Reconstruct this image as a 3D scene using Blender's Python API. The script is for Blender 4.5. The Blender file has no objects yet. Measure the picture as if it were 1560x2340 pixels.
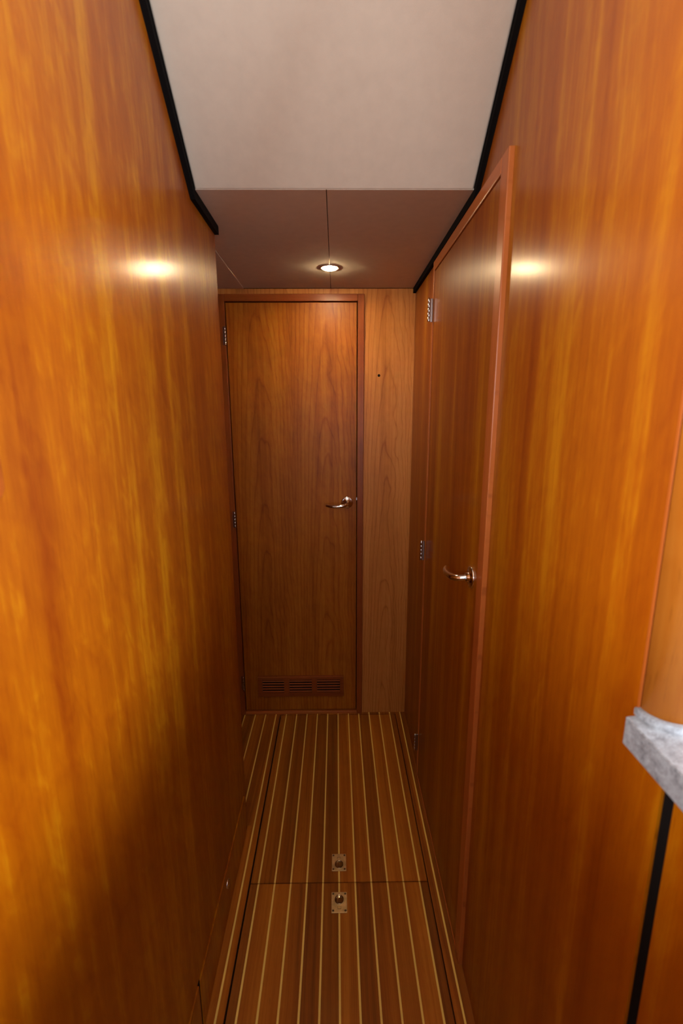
import bpy, bmesh, math, random
from mathutils import Vector, Matrix

random.seed(7)
scene = bpy.context.scene
COL = scene.collection

# ------------------------------------------------------------------ camera
F_PX, CAM_H = 1064.0, 1.45
yv = Vector((-12, 227, -F_PX)).normalized()
zv = Vector((-20, 4990, F_PX)); zv = (zv - yv * zv.dot(yv)).normalized()
xv = yv.cross(zv)
cam_data = bpy.data.cameras.new('camera')
cam = bpy.data.objects.new('camera', cam_data)
COL.objects.link(cam)
cam.matrix_world = Matrix.Translation((0, 0, CAM_H)) @ Matrix((xv, yv, zv)).to_4x4()
cam_data.sensor_fit = 'VERTICAL'
cam_data.sensor_height = 36.0
cam_data.sensor_width = 24.0
cam_data.lens = F_PX / 2340.0 * 36.0
cam_data.clip_start = 0.01
cam_data.dof.use_dof = True
cam_data.dof.focus_distance = 2.0
cam_data.dof.aperture_fstop = 4.5
scene.camera = cam

# ------------------------------------------------------------------ world, daylight of the saloon windows and an added reflection light, exposure
world = bpy.data.worlds.new('world'); scene.world = world
world.use_nodes = True
bg = world.node_tree.nodes['Background']
bg.inputs[0].default_value = (0.95, 0.97, 1.0, 1)
bg.inputs[1].default_value = 0.015


def area(name, loc, target, sx, sy, power, color):
    d = bpy.data.lights.new(name, 'AREA'); d.shape = 'RECTANGLE'
    d.size, d.size_y, d.energy, d.color = sx, sy, power, color
    o = bpy.data.objects.new(name, d); COL.objects.link(o)
    o.location = loc
    o.rotation_euler = (Vector(target) - Vector(loc)).to_track_quat('-Z', 'Y').to_euler()
    return o


area('galley_window_daylight', (1.15, -0.18, 1.42), (-0.33, 0.35, 1.42), 0.8, 0.34, 45, (0.95, 0.97, 1.0))
area('port_window_daylight', (-1.20, -0.15, 1.78), (0.33, 0.40, 1.62), 0.8, 0.45, 58, (1.0, 0.98, 0.95))
area('aft_reflection_light', (0.20, -3.30, 0.88), (0.05, 2.0, 0.95), 0.7, 1.7, 5.0, (0.80, 0.90, 1.0))  # added behind the viewer, sized to reflect in the chrome handle plate
area('saloon_window_daylight_starboard', (1.00, -1.80, 1.45), (0.0, 1.1, 2.0), 1.1, 0.6, 20, (0.97, 0.98, 1.0))
area('saloon_window_daylight_port', (-1.00, -1.80, 1.70), (0.0, 1.1, 2.0), 1.1, 0.6, 37, (0.97, 0.98, 1.0))

vs = scene.view_settings
vs.view_transform = 'Standard'; vs.look = 'None'; vs.gamma = 1.0; vs.use_curve_mapping = False
vs.exposure = 0.0
scene.cycles.use_denoising = True
scene.cycles.max_bounces = 8
scene.cycles.diffuse_bounces = 6
scene.cycles.glossy_bounces = 4
scene.cycles.use_adaptive_sampling = True
scene.cycles.adaptive_threshold = 0.04
scene.cycles.caustics_reflective = True
scene.cycles.blur_glossy = 0.3


# ------------------------------------------------------------------ materials
class NB:
    """small node-tree builder"""
    def __init__(self, name):
        self.m = bpy.data.materials.new(name); self.m.use_nodes = True
        self.t = self.m.node_tree; self.t.nodes.clear()
        self.out = self.t.nodes.new('ShaderNodeOutputMaterial')
        self.p = self.t.nodes.new('ShaderNodeBsdfPrincipled')
        self.t.links.new(self.p.outputs[0], self.out.inputs[0])

    def link(self, a, b):
        self.t.links.new(a, b)

    def put(self, sock, v):
        if isinstance(v, bpy.types.NodeSocket): self.link(v, sock)
        elif v is not None: sock.default_value = v

    def math(self, op, a, b=None, c=None, clamp=False):
        n = self.t.nodes.new('ShaderNodeMath'); n.operation = op; n.use_clamp = clamp
        self.put(n.inputs[0], a); self.put(n.inputs[1], b)
        if c is not None: self.put(n.inputs[2], c)
        return n.outputs[0]

    def xyz(self, x, y, z):
        n = self.t.nodes.new('ShaderNodeCombineXYZ')
        for i, v in enumerate((x, y, z)): self.put(n.inputs[i], v)
        return n.outputs[0]

    def noise(self, vec, scale=1.0, detail=3.0, rough=0.55, dist=0.0):
        n = self.t.nodes.new('ShaderNodeTexNoise')
        self.put(n.inputs['Vector'], vec)
        n.inputs['Scale'].default_value = scale; n.inputs['Detail'].default_value = detail
        n.inputs['Roughness'].default_value = rough; n.inputs['Distortion'].default_value = dist
        return n.outputs[0]

    def ramp(self, fac, stops):
        n = self.t.nodes.new('ShaderNodeValToRGB'); r = n.color_ramp
        while len(r.elements) < len(stops): r.elements.new(0.5)
        for e, (p, c) in zip(r.elements, stops):
            e.position = p; e.color = c if len(c) == 4 else (*c, 1)
        self.put(n.inputs[0], fac)
        return n.outputs[0]

    def mix(self, fac, a, b, mode='MIX'):
        n = self.t.nodes.new('ShaderNodeMix'); n.data_type = 'RGBA'; n.blend_type = mode
        self.put(n.inputs[0], fac)
        for s, v in ((n.inputs[6], a), (n.inputs[7], b)):
            self.put(s, (*v, 1) if isinstance(v, tuple) and len(v) == 3 else v)
        return n.outputs[2]

    def maprange(self, v, a, b, c, d):
        n = self.t.nodes.new('ShaderNodeMapRange')
        self.put(n.inputs[0], v)
        for i, x in enumerate((a, b, c, d)): n.inputs[i + 1].default_value = x
        return n.outputs[0]

    def bump(self, height, strength=0.1, dist=0.001):
        n = self.t.nodes.new('ShaderNodeBump')
        n.inputs['Strength'].default_value = strength; n.inputs['Distance'].default_value = dist
        self.put(n.inputs['Height'], height)
        self.link(n.outputs[0], self.p.inputs['Normal'])

    def set(self, **kw):
        for k, v in kw.items():
            self.put(self.p.inputs[k.replace('_', ' ')], v)

    def pos(self):
        g = self.t.nodes.new('ShaderNodeNewGeometry')
        s = self.t.nodes.new('ShaderNodeSeparateXYZ'); self.link(g.outputs['Position'], s.inputs[0])
        return {'X': s.outputs[0], 'Y': s.outputs[1], 'Z': s.outputs[2]}

    def objrand(self):
        n = self.t.nodes.new('ShaderNodeObjectInfo'); return n.outputs['Random']


CH_D, CH_M, CH_L = (0.225, 0.040, 0.0004), (0.335, 0.086, 0.0006), (0.500, 0.205, 0.003)


def wood(name, u='Y', v='Z', cols=(CH_D, CH_M, CH_L), seed=0.0, fine=1.0, broad=1.0, mottle=0.5,
         rough=0.30, coat=0.25, coat_rough=0.22, aniso=0.0, cathedral=None, per_object=False, bump=0.0, spec=0.5):
    b = NB(name); p = b.pos()
    U, V = p[u], p[v]
    if per_object:
        r = b.objrand()
        U = b.math('ADD', U, b.math('MULTIPLY', r, 7.3)); V = b.math('ADD', V, b.math('MULTIPLY', r, 13.1))
    # a slow sideways wander so that the grain is not ruled with a straightedge
    wob = b.noise(b.xyz(b.math('MULTIPLY', U, 3.0), b.math('MULTIPLY', V, 1.3), seed), 1.0, 2.0)
    Uw = b.math('ADD', U, b.math('MULTIPLY', b.math('SUBTRACT', wob, 0.5), 0.035))
    n_fine = b.noise(b.xyz(b.math('MULTIPLY', Uw, 420.0), b.math('MULTIPLY', V, 5.0), seed + 3.1), 1.0, 3.0, 0.6)
    n_mid = b.noise(b.xyz(b.math('MULTIPLY', Uw, 75.0), b.math('MULTIPLY', V, 1.1), seed + 9.7), 1.0, 3.0, 0.6)
    n_broad = b.noise(b.xyz(b.math('MULTIPLY', Uw, 13.0), b.math('MULTIPLY', V, 0.55), seed + 5.3), 1.0, 2.0, 0.5)
    n_mot = b.noise(b.xyz(b.math('ADD', b.math('MULTIPLY', U, 38.0), b.math('MULTIPLY', V, 7.0)),
                          b.math('MULTIPLY', V, 14.0), seed + 1.7), 1.0, 3.0, 0.6, 0.6)
    f = b.math('MULTIPLY', b.math('SUBTRACT', n_fine, 0.5), 0.32 * fine)
    f = b.math('ADD', f, b.math('MULTIPLY', b.math('SUBTRACT', n_mid, 0.5), 0.75 * fine))
    f = b.math('ADD', f, b.math('MULTIPLY', b.math('SUBTRACT', n_broad, 0.5), 1.35 * broad))
    f = b.math('ADD', f, b.math('MULTIPLY', b.math('SUBTRACT', n_mot, 0.5), 0.8 * mottle))
    f = b.math('ADD', f, 0.5)
    if cathedral:
        x0, leaf, taper, spacing, amount = cathedral
        # flat-sawn figure: growth rings of a tapering trunk cut by the panel, one leaf of veneer beside another
        t = b.math('DIVIDE', b.math('SUBTRACT', U, x0), leaf)
        idx = b.math('FLOOR', t)
        loc = b.math('MULTIPLY', b.math('SUBTRACT', b.math('SUBTRACT', t, idx), 0.5), leaf)
        wav = b.noise(b.xyz(b.math('MULTIPLY', U, 9.0), b.math('MULTIPLY', V, 3.2), b.math('ADD', b.math('MULTIPLY', idx, 4.7), seed)), 1.0, 3.0, 0.5)
        loc = b.math('ADD', loc, b.math('MULTIPLY', b.math('SUBTRACT', wav, 0.5), 0.05))
        hh = b.math('ADD', b.math('MULTIPLY', V, taper), b.math('MULTIPLY', b.math('SUBTRACT', wav, 0.4), 0.03))
        hh = b.math('ADD', hh, b.math('ADD', b.math('MULTIPLY', idx, 0.0061), 0.012))
        rad = b.math('SQRT', b.math('ADD', b.math('MULTIPLY', loc, loc), b.math('MULTIPLY', hh, hh)))
        ph = b.math('FRACT', b.math('DIVIDE', rad, spacing))
        ring = b.ramp(ph, [(0.0, (0.15, 0.15, 0.15)), (0.10, (0.55, 0.55, 0.55)), (0.6, (0.62, 0.62, 0.62)), (0.88, (0.45, 0.45, 0.45)), (1.0, (0.0, 0.0, 0.0))])
        f = b.math('ADD', f, b.math('MULTIPLY', b.math('SUBTRACT', ring, 0.5), amount))
    col = b.ramp(f, [(0.08, cols[0]), (0.5, cols[1]), (0.92, cols[2])])
    pores = b.noise(b.xyz(b.math('MULTIPLY', Uw, 900.0), b.math('MULTIPLY', V, 26.0), seed + 21.0), 1.0, 1.0)
    pm = b.maprange(pores, 0.62, 0.72, 0.0, 0.35)
    col = b.mix(pm, col, tuple(c * 0.55 for c in cols[0]))
    if per_object:
        tint = b.maprange(b.objrand(), 0.0, 1.0, 0.72, 1.15)
        col = b.mix(1.0, col, b.xyz(tint, tint, tint), 'MULTIPLY')
    b.set(Base_Color=col, Roughness=rough, Coat_Weight=coat, Coat_Roughness=coat_rough, Specular_IOR_Level=spec)
    if aniso:
        tg = b.t.nodes.new('ShaderNodeTangent'); tg.direction_type = 'RADIAL'; tg.axis = 'Z'
        b.link(tg.outputs[0], b.p.inputs['Tangent'])
        b.set(Anisotropic=aniso)
    if bump: b.bump(b.math('ADD', n_fine, n_mid), bump, 0.002)
    return b.m


def plain(name, color, rough=0.5, metal=0.0, bump=None, coat=0.0, spec=0.5, var=0.0, vscale=30.0):
    b = NB(name)
    if var:
        p = b.pos(); n = b.noise(b.xyz(p['X'], p['Y'], p['Z']), vscale, 4.0)
        k = b.maprange(n, 0.3, 0.7, 1.0 - var, 1.0 + var)
        b.set(Base_Color=b.mix(1.0, color, b.xyz(k, k, k), 'MULTIPLY'))
    else:
        b.set(Base_Color=(*color, 1))
    b.set(Roughness=rough, Metallic=metal, Coat_Weight=coat, Specular_IOR_Level=spec)
    if bump:
        p = b.pos(); n = b.noise(b.xyz(p['X'], p['Y'], p['Z']), bump[0], 2.0)
        b.bump(n, bump[1], 0.001)
    return b.m


M = {}
M['wall_l'] = wood('cherry_veneer_port', 'Y', 'Z', seed=0.0, mottle=0.85, broad=0.75, fine=0.8, rough=0.42, coat=0.40, coat_rough=0.21, aniso=0.6, spec=0.22)
M['wall_r'] = wood('cherry_veneer_starboard', 'Y', 'Z', seed=11.0, mottle=0.5, broad=0.85, fine=0.85, rough=0.42, coat=0.40, coat_rough=0.21, aniso=0.6, spec=0.22)
M['wall_g'] = wood('cherry_veneer_galley', 'X', 'Z', cols=((0.28, 0.07, 0.004), (0.38, 0.115, 0.010), (0.46, 0.165, 0.02)), seed=17.0, mottle=0.5, broad=0.6, rough=0.42, coat=0.22, coat_rough=0.24, spec=0.22)
M['door_r'] = wood('cherry_veneer_cabin_door', 'Y', 'Z', seed=23.0, mottle=0.35, broad=0.95, fine=0.9, rough=0.42, coat=0.40, coat_rough=0.21, aniso=0.6, spec=0.22)
M['door_b'] = wood('cherry_veneer_end_door', 'X', 'Z', cols=((0.25, 0.055, 0.002), (0.39, 0.112, 0.005), (0.52, 0.185, 0.012)), seed=31.0, mottle=0.6, broad=0.7, rough=0.42, coat=0.12, coat_rough=0.3, spec=0.2,
                   cathedral=(-0.47, 0.285, 0.046, 0.0125, 0.55))
M['wall_b'] = wood('cherry_veneer_end_panel', 'X', 'Z', cols=((0.38, 0.115, 0.018), (0.58, 0.220, 0.045), (0.70, 0.31, 0.080)), seed=47.0, mottle=0.3, broad=0.35, rough=0.42, coat=0.1, coat_rough=0.3, spec=0.2,
                   cathedral=(0.112, 0.21, 0.040, 0.0115, 0.6))
TRIM = ((0.34, 0.080, 0.014), (0.47, 0.135, 0.028), (0.58, 0.19, 0.045))
M['trim_r'] = wood('solid_cherry_upright', 'Y', 'Z', cols=TRIM, seed=51.0, mottle=0.2, broad=0.4, rough=0.36, coat=0.12, spec=0.25)
M['trim_rh'] = wood('solid_cherry_head', 'Z', 'Y', cols=TRIM, seed=53.0, mottle=0.2, broad=0.4, rough=0.36, coat=0.12, spec=0.25)
M['trim_b'] = wood('solid_cherry_frame', 'X', 'Z', cols=((0.20, 0.04, 0.006), (0.30, 0.07, 0.010), (0.38, 0.10, 0.016)), seed=57.0, mottle=0.2, broad=0.4, rough=0.36, coat=0.12, spec=0.25)
M['trim_bh'] = wood('solid_cherry_frame_head', 'Z', 'X', cols=((0.20, 0.04, 0.006), (0.30, 0.07, 0.010), (0.38, 0.10, 0.016)), seed=59.0, mottle=0.2, broad=0.4, rough=0.36, coat=0.12, spec=0.25)
M['slat'] = wood('solid_cherry_slat', 'Z', 'X', cols=((0.24, 0.050, 0.006), (0.33, 0.078, 0.010), (0.40, 0.105, 0.016)), seed=61.0, mottle=0.2, broad=0.4, rough=0.5, coat=0.0, spec=0.15, bump=0.0)
M['teak'] = wood('teak_plank', 'X', 'Y', cols=((0.18, 0.043, 0.0030), (0.34, 0.098, 0.006), (0.48, 0.165, 0.012)), seed=71.0,
                 mottle=0.1, broad=0.8, fine=1.3, rough=0.55, coat=0.0, spec=0.22, per_object=True)
M['holly'] = wood('holly_inlay', 'X', 'Y', cols=((0.74, 0.50, 0.110), (0.84, 0.60, 0.140), (0.90, 0.66, 0.17)), seed=81.0,
                  mottle=0.1, broad=0.3, fine=0.5, rough=0.55, coat=0.0, spec=0.22, per_object=False)
M['fabric'] = plain('off_white_headliner_fabric', (0.73, 0.665, 0.56), 0.9, bump=(900.0, 0.25), spec=0.2, var=0.03, vscale=40.0)
M['black'] = plain('black_felt_and_gap_shade', (0.006, 0.005, 0.005), 0.95, spec=0.1, bump=(600.0, 0.1))  # ceiling edge strips, and black pieces standing in for shade in gaps
M['dark'] = plain('dark_bilge_ply', (0.015, 0.008, 0.004), 0.9, spec=0.1, var=0.2)
M['chrome'] = plain('polished_chrome', (0.86, 0.88, 0.92), 0.12, 1.0, bump=(300.0, 0.01))
M['steel'] = plain('satin_steel_hinge', (0.62, 0.62, 0.64), 0.26, 1.0, bump=(500.0, 0.03))
M['brass'] = plain('worn_bronze_plate', (0.72, 0.52, 0.25), 0.5, 0.75, bump=(250.0, 0.06), var=0.15, vscale=60.0)
M['brass_d'] = plain('dark_polished_bronze', (0.38, 0.31, 0.19), 0.16, 1.0, bump=(250.0, 0.02), var=0.1)
M['screw'] = plain('tarnished_screw', (0.16, 0.11, 0.06), 0.4, 1.0, bump=(400.0, 0.05))
M['white_ring'] = plain('lamp_trim_nickel', (0.60, 0.50, 0.38), 0.3, 1.0, bump=(400.0, 0.02))


def stone():
    b = NB('speckled_grey_solid_surface'); p = b.pos(); v = b.xyz(p['X'], p['Y'], p['Z'])
    n1 = b.noise(v, 95.0, 4.0, 0.6); n2 = b.noise(v, 420.0, 2.0, 0.6)
    f = b.math('ADD', b.math('MULTIPLY', n1, 0.6), b.math('MULTIPLY', n2, 0.4))
    b.set(Base_Color=b.ramp(f, [(0.34, (0.11, 0.115, 0.135)), (0.48, (0.22, 0.235, 0.265)), (0.62, (0.31, 0.34, 0.385))]),
          Roughness=0.38, Specular_IOR_Level=0.45)
    return b.m


M['stone'] = stone()


def lamp_mat():
    b = NB('lit_lamp_lens'); p = b.pos()
    n = b.noise(b.xyz(p['X'], p['Y'], p['Z']), 300.0, 1.0)
    b.set(Base_Color=(1, 0.95, 0.85, 1), Roughness=0.4, Emission_Color=(1.0, 0.74, 0.42, 1),
          Emission_Strength=b.maprange(n, 0.0, 1.0, 360.0, 370.0))
    return b.m


M['lamp'] = lamp_mat()


# ------------------------------------------------------------------ mesh helpers (world coordinates in, parent-local out)
def W(o):
    v = Vector(o.location)
    while o.parent: o = o.parent; v = v + o.location
    return v


def mesh_obj(name, bm, mat, parent=None, origin=None, smooth=False):
    base = W(parent) if parent else Vector((0, 0, 0))
    org = Vector(origin) if origin is not None else base.copy()
    bmesh.ops.recalc_face_normals(bm, faces=bm.faces)
    for v in bm.verts: v.co -= org
    me = bpy.data.meshes.new(name); bm.to_mesh(me); bm.free()
    me.materials.append(M[mat])
    if smooth:
        for pl in me.polygons: pl.use_smooth = True
    o = bpy.data.objects.new(name, me); COL.objects.link(o)
    o.location = org - base
    if parent: o.parent = parent
    return o


def copy_obj(src, parent, delta):
    o = src.copy(); COL.objects.link(o); o.parent = parent
    o.location = Vector(src.location) + Vector(delta)
    return o


def empty(name, loc):
    o = bpy.data.objects.new(name, None); COL.objects.link(o)
    o.location = loc; o.empty_display_size = 0.05
    return o


def tag(o, label=None, cat=None, group=None, kind=None):
    if label: o['label'] = label
    if cat: o['category'] = cat
    if group: o['group'] = group
    if kind: o['kind'] = kind
    return o


def add_box(bm, x0, x1, y0, y1, z0, z1, bev=0.0, seg=2):
    vs_ = [bm.verts.new((x, y, z)) for x in (x0, x1) for y in (y0, y1) for z in (z0, z1)]
    fs = [(0, 1, 3, 2), (4, 6, 7, 5), (0, 4, 5, 1), (2, 3, 7, 6), (0, 2, 6, 4), (1, 5, 7, 3)]
    faces = [bm.faces.new([vs_[i] for i in f]) for f in fs]
    if bev:
        ed = list({e for f in faces for e in f.edges})
        bmesh.ops.bevel(bm, geom=ed, offset=bev, segments=seg, affect='EDGES', profile=0.5)


def box(name, x0, x1, y0, y1, z0, z1, mat, parent=None, bev=0.0, seg=2, origin=None):
    bm = bmesh.new(); add_box(bm, x0, x1, y0, y1, z0, z1, bev, seg)
    return mesh_obj(name, bm, mat, parent, origin)


def boxes(name, lst, mat, parent=None, bev=0.0, origin=None):
    bm = bmesh.new()
    for b_ in lst: add_box(bm, *b_, bev)
    return mesh_obj(name, bm, mat, parent, origin)


def add_prism(bm, pts, axis, a0, a1, bev=0.0):
    """polygon pts extruded along axis; pts are the other two coordinates in xyz order"""
    def P(p, a):
        if axis == 'X': return (a, p[0], p[1])
        if axis == 'Y': return (p[0], a, p[1])
        return (p[0], p[1], a)
    A = [bm.verts.new(P(p, a0)) for p in pts]; B = [bm.verts.new(P(p, a1)) for p in pts]
    n = len(pts); fs = [bm.faces.new(A), bm.faces.new(B)]
    for i in range(n): fs.append(bm.faces.new((A[i], A[(i + 1) % n], B[(i + 1) % n], B[i])))
    if bev:
        ed = list({e for f in fs for e in f.edges})
        bmesh.ops.bevel(bm, geom=ed, offset=bev, segments=3, affect='EDGES', profile=0.5)


def prism(name, pts, axis, a0, a1, mat, parent=None, bev=0.0, origin=None, smooth=False):
    bm = bmesh.new(); add_prism(bm, pts, axis, a0, a1, bev)
    return mesh_obj(name, bm, mat, parent, origin, smooth)


def add_lathe(bm, prof, center, axis, n=32):
    """prof: (radius, offset along axis) pairs; axis: unit vector"""
    ax = Vector(axis).normalized(); t = Vector((0, 0, 1)) if abs(ax.z) < 0.9 else Vector((1, 0, 0))
    e1 = ax.cross(t).normalized(); e2 = ax.cross(e1)
    c = Vector(center); rings = []
    for r, h in prof:
        if r < 1e-6: rings.append([bm.verts.new(c + ax * h)])
        else: rings.append([bm.verts.new(c + ax * h + (e1 * math.cos(2 * math.pi * i / n) + e2 * math.sin(2 * math.pi * i / n)) * r) for i in range(n)])
    for a, b_ in zip(rings, rings[1:]):
        for i in range(n):
            j = (i + 1) % n
            if len(a) == 1 and len(b_) == 1: continue
            if len(a) == 1: bm.faces.new((a[0], b_[i], b_[j]))
            elif len(b_) == 1: bm.faces.new((a[i], a[j], b_[0]))
            else: bm.faces.new((a[i], a[j], b_[j], b_[i]))


def lathe(name, prof, center, axis, mat, parent=None, n=32, origin=None):
    bm = bmesh.new(); add_lathe(bm, prof, center, axis, n)
    return mesh_obj(name, bm, mat, parent, origin, True)


def smooth_path(pts, rad, sub=6):
    P = [Vector(p) for p in pts]; out, ro = [], []
    for i in range(len(P) - 1):
        p0 = P[max(i - 1, 0)]; p1 = P[i]; p2 = P[i + 1]; p3 = P[min(i + 2, len(P) - 1)]
        for k in range(sub):
            t = k / sub
            out.append(0.5 * ((2 * p1) + (p2 - p0) * t + (2 * p0 - 5 * p1 + 4 * p2 - p3) * t * t + (3 * p1 - p0 - 3 * p2 + p3) * t ** 3))
            ro.append(rad[i] * (1 - t) + rad[i + 1] * t)
    out.append(P[-1]); ro.append(rad[-1])
    return out, ro


def tube(name, pts, rad, mat, parent=None, n=16, flat=1.0):
    pts, rad = smooth_path(pts, rad)
    bm = bmesh.new(); rings = []; ref = Vector((0, 0, 1))
    for i, p in enumerate(pts):
        d = (pts[min(i + 1, len(pts) - 1)] - pts[max(i - 1, 0)]).normalized()
        s = d.cross(ref).normalized(); u_ = s.cross(d)
        rings.append([bm.verts.new(p + (s * math.cos(2 * math.pi * k / n) + u_ * flat * math.sin(2 * math.pi * k / n)) * rad[i]) for k in range(n)])
    for a, b_ in zip(rings, rings[1:]):
        for k in range(n): bm.faces.new((a[k], a[(k + 1) % n], b_[(k + 1) % n], b_[k]))
    d0 = (pts[0] - pts[1]).normalized() * rad[0] * 0.5; d1 = (pts[-1] - pts[-2]).normalized() * rad[-1] * 0.6
    c0 = bm.verts.new(pts[0] + d0); c1 = bm.verts.new(pts[-1] + d1)
    for k in range(n):
        bm.faces.new((rings[0][k], rings[0][(k + 1) % n], c0)); bm.faces.new((rings[-1][k], rings[-1][(k + 1) % n], c1))
    return mesh_obj(name, bm, mat, parent, None, True)


# ------------------------------------------------------------------ key dimensions (metres)
XL, XR = -0.329, 0.328          # corridor walls
YC = 1.405                      # end of the left wall, the lobby begins
YB = 2.045                      # end wall
ZC = 1.9455                     # low ceiling
YS = 1.188                      # where the sloping panel meets the low ceiling
SL = 0.875                      # its slope
PITCH = 0.0507                  # floor plank pitch
HOL = 0.0052                    # inlay strip width
HX = 5.5 * PITCH - 0.0003       # hatch half width
XLOB = -0.95                    # far side of the lobby
YN = 0.28                      # near end of the built walls

# ------------------------------------------------------------------ floor
floor = tag(box('floor', -3.0, 3.0, -4.0, YB + 0.05, -0.06, -0.014, 'dark'), kind='structure')


def plank_run(parent, xs, y0, y1, z0=-0.012, z1=0.0):
    for x0, x1 in xs: box('plank', x0, x1, y0, y1, z0, z1, 'teak', parent, origin=((x0 + x1) / 2, y0, z0))


def strip_run(parent, ns, y0, y1, z0=-0.012, z1=0.0002):
    for n_ in ns:
        box('inlay_strip', n_ * PITCH - HOL / 2, n_ * PITCH + HOL / 2, y0, y1, z0, z1, 'holly', parent, origin=(n_ * PITCH, y0, z0))


hb = HOL / 2
GAP_L, GAP_R = 0.0055, 0.0035
# borders beside the hatches
plank_run(floor, [(-6 * PITCH + hb, -HX - GAP_L)], -0.3, YB)
plank_run(floor, [(-7 * PITCH + hb, -6 * PITCH - hb)], YC, YB)
plank_run(floor, [(XL + 0.001, -6 * PITCH - hb)], -0.3, YC)
strip_run(floor, [-6], -0.3, YB)
plank_run(floor, [(HX + GAP_R, 6 * PITCH - hb), (6 * PITCH + hb, XR)], -0.3, YB)
strip_run(floor, [6], -0.3, YB)
for n_ in range(-18, -7): plank_run(floor, [(n_ * PITCH + hb, (n_ + 1) * PITCH - hb)], YC, YB)
strip_run(floor, range(-18, -6), YC, YB)
# the short lengths left between the far hatch and the end wall
YH1, YHG, YH0 = 2.026, 1.193, 0.33
row = [(-HX - GAP_L, -5 * PITCH - hb)] + [(n_ * PITCH + hb, (n_ + 1) * PITCH - hb) for n_ in range(-5, 5)] + [(5 * PITCH + hb, HX + GAP_R)]
plank_run(floor, row, YH1 + 0.004, YB); strip_run(floor, range(-5, 6), YH1 + 0.004, YB)
plank_run(floor, row, -0.3, YH0 - 0.004); strip_run(floor, range(-5, 6), -0.3, YH0 - 0.004)
# galley side of the floor
for n_ in range(7, 20): plank_run(floor, [((n_ - 1) * PITCH + hb + (0.028 if n_ == 7 else 0), n_ * PITCH - hb)], -0.3, 0.38)
strip_run(floor, range(7, 20), -0.3, 0.38)


def finger_pull(parent, cy, y0, y1, sgn):
    """flush bronze lift plate: plate > collar, button, screws, thumb slot"""
    pl = box('lift_plate', -0.0235, 0.0235, y0, y1, 0.0005, 0.0032, 'brass', parent, 0.0011)
    pl['label'] = 'worn bronze lift plate with round button'
    lathe('collar', [(0.0135, 0.0), (0.0168, 0.0), (0.0172, 0.0016), (0.0160, 0.0026), (0.0140, 0.0022), (0.0132, 0.0004)], (0, cy, 0.0030), (0, 0, 1), 'brass', pl, 32)
    dome = [(0.0134, 0.0)] + [(0.0134 * math.sin(a), 0.0036 - 0.0030 * math.cos(a)) for a in [math.pi / 2 - i * math.pi / 16 for i in range(0, 8)]] + [(0, 0.0006)]
    lathe('button', dome, (0, cy, 0.0030), (0, 0, 1), 'brass_d', pl, 32)
    for sx in (-1, 1):
        for yy in (y0 + 0.0058, y1 - 0.0058):
            lathe('screw', [(0.0032, 0.0), (0.0030, 0.0008), (0.0015, 0.0011), (0, 0.0009)], (sx * 0.0182, yy, 0.0030), (0, 0, 1), 'screw', pl, 12)
    ys = cy - sgn * 0.0262
    boxes('thumb_slot', [(-0.0050, 0.0050, ys - 0.0005, ys + 0.0005, 0.0030, 0.0034), (-0.0055, -0.0047, ys, ys + 0.007 * sgn, 0.0030, 0.0034) if sgn > 0 else (-0.0055, -0.0047, ys - 0.007, ys, 0.0030, 0.0034),
                         (0.0047, 0.0055, ys, ys + 0.007, 0.0030, 0.0034) if sgn > 0 else (0.0047, 0.0055, ys - 0.007, ys, 0.0030, 0.0034)], 'screw', pl)
    return pl


def hatch(y0, y1, label, cy, p0, p1, sgn):
    h = tag(empty('floor_hatch', (0, (y0 + y1) / 2, -0.012)), label, 'floor hatch', 'lift-out floor hatches')
    xs = [(-HX, -5 * PITCH - hb)] + [(n_ * PITCH + hb, (n_ + 1) * PITCH - hb) for n_ in range(-5, 5)] + [(5 * PITCH + hb, HX)]
    plank_run(h, xs, y0, y1); strip_run(h, range(-5, 6), y0, y1)
    finger_pull(h, cy, p0, p1, sgn)
    return h


hatch(YHG + 0.002, YH1, 'teak and holly floor hatch reaching to the end door', 1.2495, 1.2290, 1.2880, -1)
hatch(YH0, YHG - 0.002, 'teak and holly floor hatch nearest the viewer, at the bottom edge', 1.1370, 1.1000, 1.1610, 1)

# ------------------------------------------------------------------ left wall (a locker block) with two low locker doors
ZLK = 0.152
wl = tag(boxes('wall_left', [(XLOB, XL, YN, YC, ZLK + 0.003, 2.7), (XLOB, XL, 1.381, YC, 0.0, ZLK + 0.003), (XLOB, XL - 0.03, YN, 1.381, 0.0, ZLK + 0.003)], 'wall_l'), kind='structure')
for (y0, y1, lab) in ((0.8420, 1.3775, 'low cherry locker door with a chrome button, left wall at the floor'),
                      (0.29, 0.8310, 'low cherry locker door in the bottom left corner, cut by the frame')):
    d = tag(empty('locker_door', (XL, (y0 + y1) / 2, 0.004)), lab, 'locker door', 'low lockers of the left wall')
    box('door_panel', XL - 0.018, XL + 0.0032, y0, y1, 0.004, ZLK - 0.001, 'wall_l', d, 0.0016)
    if y0 > 0.5:
        k = lathe('push_button', [(0.0, 0.0045), (0.0065, 0.0045), (0.0075, 0.0035), (0.0085, 0.0015), (0.0105, 0.0035), (0.0125, 0.0030), (0.0130, 0.0)], (XL + 0.0032, 1.110, 0.103), (1, 0, 0), 'chrome', d, 24)
        k['label'] = 'small chrome push button'
    else:
        k = lathe('push_button', [(0.0, 0.0045), (0.0065, 0.0045), (0.0075, 0.0035), (0.0085, 0.0015), (0.0105, 0.0035), (0.0125, 0.0030), (0.0130, 0.0)], (XL + 0.0032, 0.46, 0.103), (1, 0, 0), 'chrome', d, 24)

box('gap_shade', XL - 0.020, XL + 0.0004, 0.8316, 0.8414, 0.001, ZLK + 0.0015, 'black', wl)  # black strip stands in for the shade between the two locker doors

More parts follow.
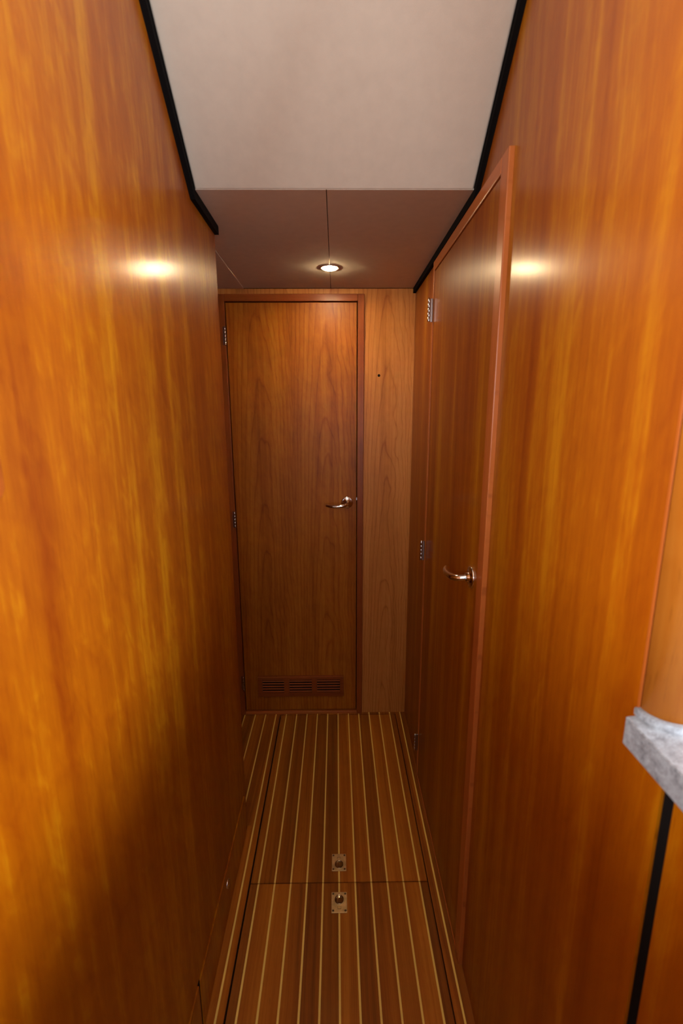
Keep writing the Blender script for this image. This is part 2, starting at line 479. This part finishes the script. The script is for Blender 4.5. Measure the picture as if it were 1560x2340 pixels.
# upright wooden rail at the very left, only its rounded foot shows
bm = bmesh.new(); add_prism(bm, [(0.4235, 1.382), (0.4285, 1.3725), (0.4385, 1.3690), (0.4480, 1.3715), (0.4530, 1.379), (0.4530, 2.20), (0.4235, 2.20)], 'X', XL, XL + 0.006, 0.0015)
gr = tag(empty('wooden_upright', (XL, 0.457, 1.37)), 'dark red wooden upright with a rounded foot, left edge of the picture', 'trim')
mesh_obj('upright_bar', bm, 'trim_b', gr)

# unseen low partition added behind the viewer to block low window light
tag(box('wall_added_block', XL - 0.05, XL, -1.6, YN - 0.002, -0.014, 1.38, 'wall_l'), kind='structure')

# ------------------------------------------------------------------ lobby beyond the left wall
tag(box('wall_lobby', XLOB - 0.04, XLOB, YC - 0.02, YB + 0.05, -0.014, 2.1, 'wall_l'), kind='structure')

# ------------------------------------------------------------------ end wall and end door
DX0, DX1, DZ0, DZ1 = -0.4535, 0.0905, 0.020, 1.8945
JX0, JX1, JZ = -0.482, 0.1175, 1.9225
tag(boxes('wall_back', [(DX1 + 0.006, XR + 0.05, YB, YB + 0.04, -0.014, 2.1), (XLOB, DX0 - 0.006, YB, YB + 0.04, -0.014, 2.1),
                        (DX0 - 0.006, DX1 + 0.006, YB, YB + 0.04, JZ - 0.02, 2.1), (XLOB, XR + 0.05, YB + 0.05, YB + 0.07, -0.05, 2.1)], 'wall_b'), kind='structure')
# knot in the end panel
kn = lathe('knot', [(0.0058, 0.0), (0.0050, 0.0005), (0.0025, 0.0004), (0, 0.0001)], (0.1815, YB - 0.0003, 1.603), (0, -1, 0), 'dark', bpy.data.objects['wall_back'], 12)

d1 = tag(empty('door_1', ((DX0 + DX1) / 2, YB, 0.0)), 'cherry cabin door at the end of the corridor with low louvre vent', kind='structure')
box('door_leaf', DX0 + 0.003, DX1 - 0.0035, YB - 0.001, YB + 0.030, DZ0, DZ1 - 0.003, 'door_b', d1, 0.0012)
box('jamb', DX1, JX1, YB - 0.012, YB + 0.035, 0.0, JZ, 'trim_b', d1, 0.0018)
box('jamb', JX0, DX0, YB - 0.012, YB + 0.035, 0.0, JZ, 'trim_b', d1, 0.0018)
box('head_trim', DX0, DX1, YB - 0.012, YB + 0.035, DZ1, JZ, 'trim_bh', d1, 0.0018)
box('threshold', DX0, DX1, YB - 0.010, YB + 0.035, 0.0, 0.015, 'trim_rh', d1, 0.0018)
lp = box('latch_plate', DX1 - 0.0037, DX1 + 0.0003, YB - 0.0005, YB + 0.012, 1.0675, 1.0790, 'steel', d1)


def hinge(parent, pos, out, side, h=0.070):
    """butt hinge: a leaf standing proud of the face carries a barrel of five knuckles; out = out of the face, side = towards the leaf's visible side"""
    out, side = Vector(out), Vector(side); p = Vector(pos)
    bm = bmesh.new()
    for a, b_ in ((p - side * 0.0012, p + side * 0.0012 + out * 0.0105), (p - side * 0.0012, p + side * 0.0120 + out * 0.0016)):
        lo = [min(a[i], b_[i]) for i in range(3)]; hi = [max(a[i], b_[i]) for i in range(3)]
        add_box(bm, lo[0], hi[0], lo[1], hi[1], p.z - h / 2, p.z + h / 2, 0.0004, 1)
    hg = mesh_obj('hinge', bm, 'steel', parent)
    seg = h / 5; c = p + out * 0.0120
    for i in range(5):
        lathe('knuckle', [(0, 0.0003), (0.0041, 0.0003), (0.0044, 0.0007), (0.0044, seg - 0.0007), (0.0041, seg - 0.0003), (0, seg - 0.0003)],
              (c.x, c.y, p.z - h / 2 + i * seg), (0, 0, 1), 'steel', hg, 20)
    lathe('pin_cap', [(0.0032, 0.0), (0.0032, 0.0010), (0.0020, 0.0026), (0, 0.0030)], (c.x, c.y, p.z + h / 2 - 0.0003), (0, 0, 1), 'chrome', hg, 16)
    return hg


for z in (1.760, 0.985, 0.175): hinge(d1, (DX0 + 0.0005, YB - 0.012, z), (0, -1, 0), (-1, 0, 0), 0.072)

# lever handle of the end door
hc = Vector((0.0465, YB - 0.001, 1.0580))
ros = [(0.0, 0.0), (0.0262, 0.0), (0.0266, 0.0020), (0.0256, 0.0042), (0.0225, 0.0054), (0.0132, 0.0064), (0.0114, 0.0085), (0.0106, 0.0145), (0.0, 0.0145)]
hd = tube('handle', [hc + Vector(v) for v in ((0, -0.010, 0), (0, -0.030, -0.0005), (-0.004, -0.046, -0.002), (-0.018, -0.056, -0.005), (-0.045, -0.058, -0.008), (-0.072, -0.053, -0.008), (-0.092, -0.042, -0.006))],
          [0.0085, 0.0080, 0.0083, 0.0088, 0.0088, 0.0082, 0.0072], 'chrome', d1, 18, 0.92)
hd['label'] = 'chrome lever handle'
lathe('rosette', ros, hc, (0, -1, 0), 'chrome', hd, 40)

# low louvre vent
VX0, VX1, VZ0, VZ1 = -0.387, 0.028, 0.0985, 0.2055
fy0, fy1 = YB - 0.011, YB - 0.0012
banks = [(-0.3660, -0.2605), (-0.2350, -0.1265), (-0.1015, 0.0100)]
sz0, sz1 = 0.1185, 0.1875
rails = [(VX0, VX1, fy0, fy1, VZ0, sz0), (VX0, VX1, fy0, fy1, sz1, VZ1), (VX0, banks[0][0], fy0, fy1, sz0, sz1), (banks[2][1], VX1, fy0, fy1, sz0, sz1),
         (banks[0][1], banks[1][0], fy0, fy1, sz0, sz1), (banks[1][1], banks[2][0], fy0, fy1, sz0, sz1)]
vg = boxes('vent_grille', rails, 'trim_bh', d1)
vg['label'] = 'dark wooden louvre vent in three banks'
box('slot_shade', banks[0][0], banks[2][1], YB - 0.0022, YB - 0.0012, sz0, sz1, 'black', vg)  # black sheet stands in for the shade behind the slats
box('lit_lip', VX0, VX1, fy0 - 0.0035, fy0, VZ1 - 0.0030, VZ1, 'trim_rh', vg, 0.0005)  # lighter wood than the grille, paints its top edge as lit
NS = 5; sp = (sz1 - sz0) / NS
for x0, x1 in banks:
    for i in range(NS):
        zc = sz0 + sp * (i + 0.42)
        prism('slat', [(fy0 + 0.0030, zc - 0.0040), (fy0 + 0.0046, zc - 0.0040), (fy1 - 0.0026, zc + 0.0022), (fy1 - 0.0042, zc + 0.0022)], 'X', x0, x1, 'slat', vg)

# ------------------------------------------------------------------ right wall, cabin door in it
RY0, RY1 = 1.004, 1.622        # leaf
FX = XR - 0.0105               # face of the frame
LX = XR - 0.0080               # face of the leaf
RZ1 = 1.8955
tag(boxes('wall_right', [(XR, XR + 0.04, RY1 + 0.010, YB, -0.014, 2.7), (XR, XR + 0.04, 0.4475, RY0 - 0.012, 1.0881, 2.7), (XR, XR + 0.04, 0.400, RY0 - 0.012, -0.014, 1.0881),
                         (XR, XR + 0.04, RY0 - 0.012, RY1 + 0.010, 1.915, 2.7), (XR + 0.045, XR + 0.06, 0.46, YB + 0.05, -0.05, 2.7)], 'wall_r'), kind='structure')
d2 = tag(empty('door_2', (LX, (RY0 + RY1) / 2, 0.0)), 'cherry cabin door in the right wall with chrome lever', kind='structure')
box('door_leaf', LX, XR + 0.035, RY0 + 0.003, RY1 - 0.003, 0.012, RZ1 - 0.003, 'door_r', d2, 0.0012)
box('jamb', FX, XR + 0.035, RY0 - 0.040, RY0, 0.0, 1.9250, 'trim_r', d2, 0.0022)
box('jamb', FX, XR + 0.035, RY1, RY1 + 0.016, 0.0, 1.9250, 'trim_r', d2, 0.0022)
box('head_trim', FX, XR + 0.035, RY0, RY1, RZ1, 1.9250, 'trim_rh', d2, 0.0022)
box('threshold', FX + 0.001, XR + 0.03, RY0, RY1, 0.0, 0.009, 'trim_rh', d2, 0.0015)
for z in (1.776, 0.958, 0.162): hinge(d2, (FX, RY1 + 0.001, z), (-1, 0, 0), (0, 1, 0), 0.072)
hc = Vector((LX, 1.0505, 1.0650))
hd = tube('handle', [hc + Vector(v) for v in ((-0.008, 0, 0), (-0.020, 0.0015, -0.002), (-0.031, 0.0075, -0.004), (-0.040, 0.0245, -0.007), (-0.044, 0.0545, -0.010), (-0.0425, 0.0780, -0.009), (-0.037, 0.0930, -0.007))],
          [0.0085, 0.0080, 0.0083, 0.0088, 0.0088, 0.0080, 0.0068], 'chrome', d2, 18, 0.92)
hd['label'] = 'chrome lever handle'
lathe('rosette', ros, hc, (-1, 0, 0), 'chrome', hd, 40)

# ------------------------------------------------------------------ galley end on the right: rounded post, counter, base cabinet
ZT = 1.1283
R = 0.030
arc = [(XR + R - R * math.cos(a), 0.447 - R * math.sin(a)) for a in [i * math.pi / 48 for i in range(25)]]
post = [(XR + 0.001, 0.4455)] + arc + [(1.25, 0.417), (1.25, 0.447)]
tag(prism('wall_galley', post, 'Z', ZT - 0.04, 2.7, 'wall_g'), kind='structure')
tag(box('trim_3', XR - 0.0008, XR + 0.006, 0.4470, 0.4512, ZT + 0.001, 2.7, 'trim_b', bev=0.0006), kind='structure')

pm_ = bpy.data.objects['wall_galley'].data
for pl in pm_.polygons: pl.use_smooth = abs(pl.normal.z) < 0.5 and len(pl.vertices) == 4 and abs(pl.normal.x) < 1.0 and pl.area < 0.05

ct = tag(empty('countertop', (0.75, 0.0, ZT - 0.033)), 'speckled grey stone countertop corner jutting in at the right edge', 'countertop')
slab = [(0.3105, 0.4425), (0.3105, -0.60), (1.2, -0.60), (1.2, 0.4165), (XR + R, 0.4165)] + [(p[0], p[1] - 0.0006) for p in arc[::-1][1:-1]] + [(XR - 0.0005, 0.4425)]
prism('slab', slab, 'Z', ZT - 0.033, ZT, 'stone', ct, 0.0014)
in_ = [(p[0] - (0.006 * math.cos(i * math.pi / 48)), p[1] - 0.006 * math.sin(i * math.pi / 48)) for i, p in enumerate(arc)]
up = [(p[0], p[1] - 0.0004) for p in arc] + [(1.2, 0.4166), (1.2, 0.4106)] + in_[::-1]
us = prism('upstand', up, 'Z', ZT, ZT + 0.0075, 'stone', ct)
us['label'] = 'low curved upstand against the wooden post'

cb = tag(empty('base_cabinet', (0.75, 0.0, 0.0)), 'cherry base cabinet below the grey countertop, lower right edge', 'cabinet')
box('carcass', XR + 0.022, 1.2, -0.58, 0.395, 0.0, ZT - 0.034, 'dark', cb)
box('cabinet_gap_shade', XR + 0.003, XR + 0.021, 0.3860, 0.3992, 0.0, ZT - 0.036, 'black', cb)  # black strip stands in for the shade in the open joint
box('cabinet_door', XR + 0.002, XR + 0.021, -0.10, 0.3855, 0.06, ZT - 0.036, 'wall_r', cb, 0.0012)
box('cabinet_door', XR + 0.002, XR + 0.021, -0.57, -0.104, 0.06, ZT - 0.036, 'wall_r', cb, 0.0012)

# ------------------------------------------------------------------ ceiling: two low panels, a lobby panel, the sloping panel
ce = tag(box('ceiling', XLOB, XR + 0.06, YS + 0.01, YB + 0.05, ZC + 0.024, ZC + 0.05, 'dark'), kind='structure')
CX = 0.3165
SEAM = -0.0195
prism('ceiling_panel', [(-CX, YS), (SEAM - 0.001, YS), (SEAM - 0.001, YB - 0.004), (-0.3705, YB - 0.004), (-0.3705, YC - 0.003), (-CX, YC - 0.003)], 'Z', ZC, ZC + 0.022, 'fabric', ce)
box('ceiling_panel', SEAM + 0.001, CX, YS, YB - 0.004, ZC, ZC + 0.022, 'fabric', ce)
box('ceiling_panel', XLOB, -0.3720, YC + 0.001, YB - 0.004, ZC - 0.002, ZC + 0.022, 'fabric', ce, 0.0015)
th = 0.03
sp_ = [(YS, ZC - 0.001), (YS + 0.004, ZC + 0.002), (YS + 0.004, ZC + 0.03), (YS - 0.004, ZC + 0.04), (0.45, ZC + 0.04 + SL * (YS - 0.45) + 0.002), (0.45, ZC + SL * (YS - 0.45))]
bm = bmesh.new(); add_prism(bm, sp_, 'X', -0.3170, 0.3165)
ed = [e for e in bm.edges if abs(e.verts[0].co.x - e.verts[1].co.x) < 1e-6 and min(v.co.z for v in e.verts) < ZC + 0.5 and
      all(abs(v.co.z - (ZC - 0.001) - SL * (YS - v.co.y)) < 0.004 for v in e.verts)]
ed += [e for e in bm.edges if all(abs(v.co.y - YS) < 1e-5 and abs(v.co.z - ZC + 0.001) < 1e-5 for v in e.verts)]
bmesh.ops.bevel(bm, geom=list(set(ed)), offset=0.005, segments=4, affect='EDGES', profile=0.5)
so = mesh_obj('sloping_panel', bm, 'fabric', ce)
so['label'] = 'sloping off-white upholstered panel'

# black felt that fills the shadow gap between the panels and the walls
gz = -0.0195
for nm, x0, x1, yend in (('trim_1', XL, -0.3175, YC), ('trim_2', 0.3170, XR, YB - 0.001)):
    pts = [(yend, ZC + gz), (YS, ZC + gz), (0.45, ZC + gz + SL * (YS - 0.45)), (0.45, ZC + 0.03 + SL * (YS - 0.45)), (YS, ZC + 0.03), (yend, ZC + 0.03)]
    tag(prism(nm, pts, 'X', x0, x1, 'black'), kind='structure')
tag(box('trim_4', XLOB, XR, YB - 0.0035, YB - 0.0002, ZC - 0.001, ZC + 0.024, 'black'), kind='structure')

# ------------------------------------------------------------------ the downlight
LP = Vector((-0.0195, 1.768, ZC))
dl = tag(empty('downlight', LP), 'small round lit downlight on the ceiling seam before the end door', 'lamp')
lathe('trim_ring', [(0.0285, -0.0005), (0.0345, -0.0005), (0.0352, 0.0012), (0.0330, 0.0030), (0.0290, 0.0030), (0.0280, 0.0010)], LP, (0, 0, -1), 'white_ring', dl, 40)
lathe('lens', [(0.0280, 0.0), (0.0280, 0.0020), (0.0262, 0.0040), (0.0215, 0.0060), (0.0140, 0.0074), (0.0, 0.0080)], LP, (0, 0, -1), 'lamp', dl, 40)


# the saloon's own ceiling above the viewer
tag(box('ceiling_saloon', -3.0, 3.0, -4.0, 0.47, 2.60, 2.66, 'fabric'), kind='structure')
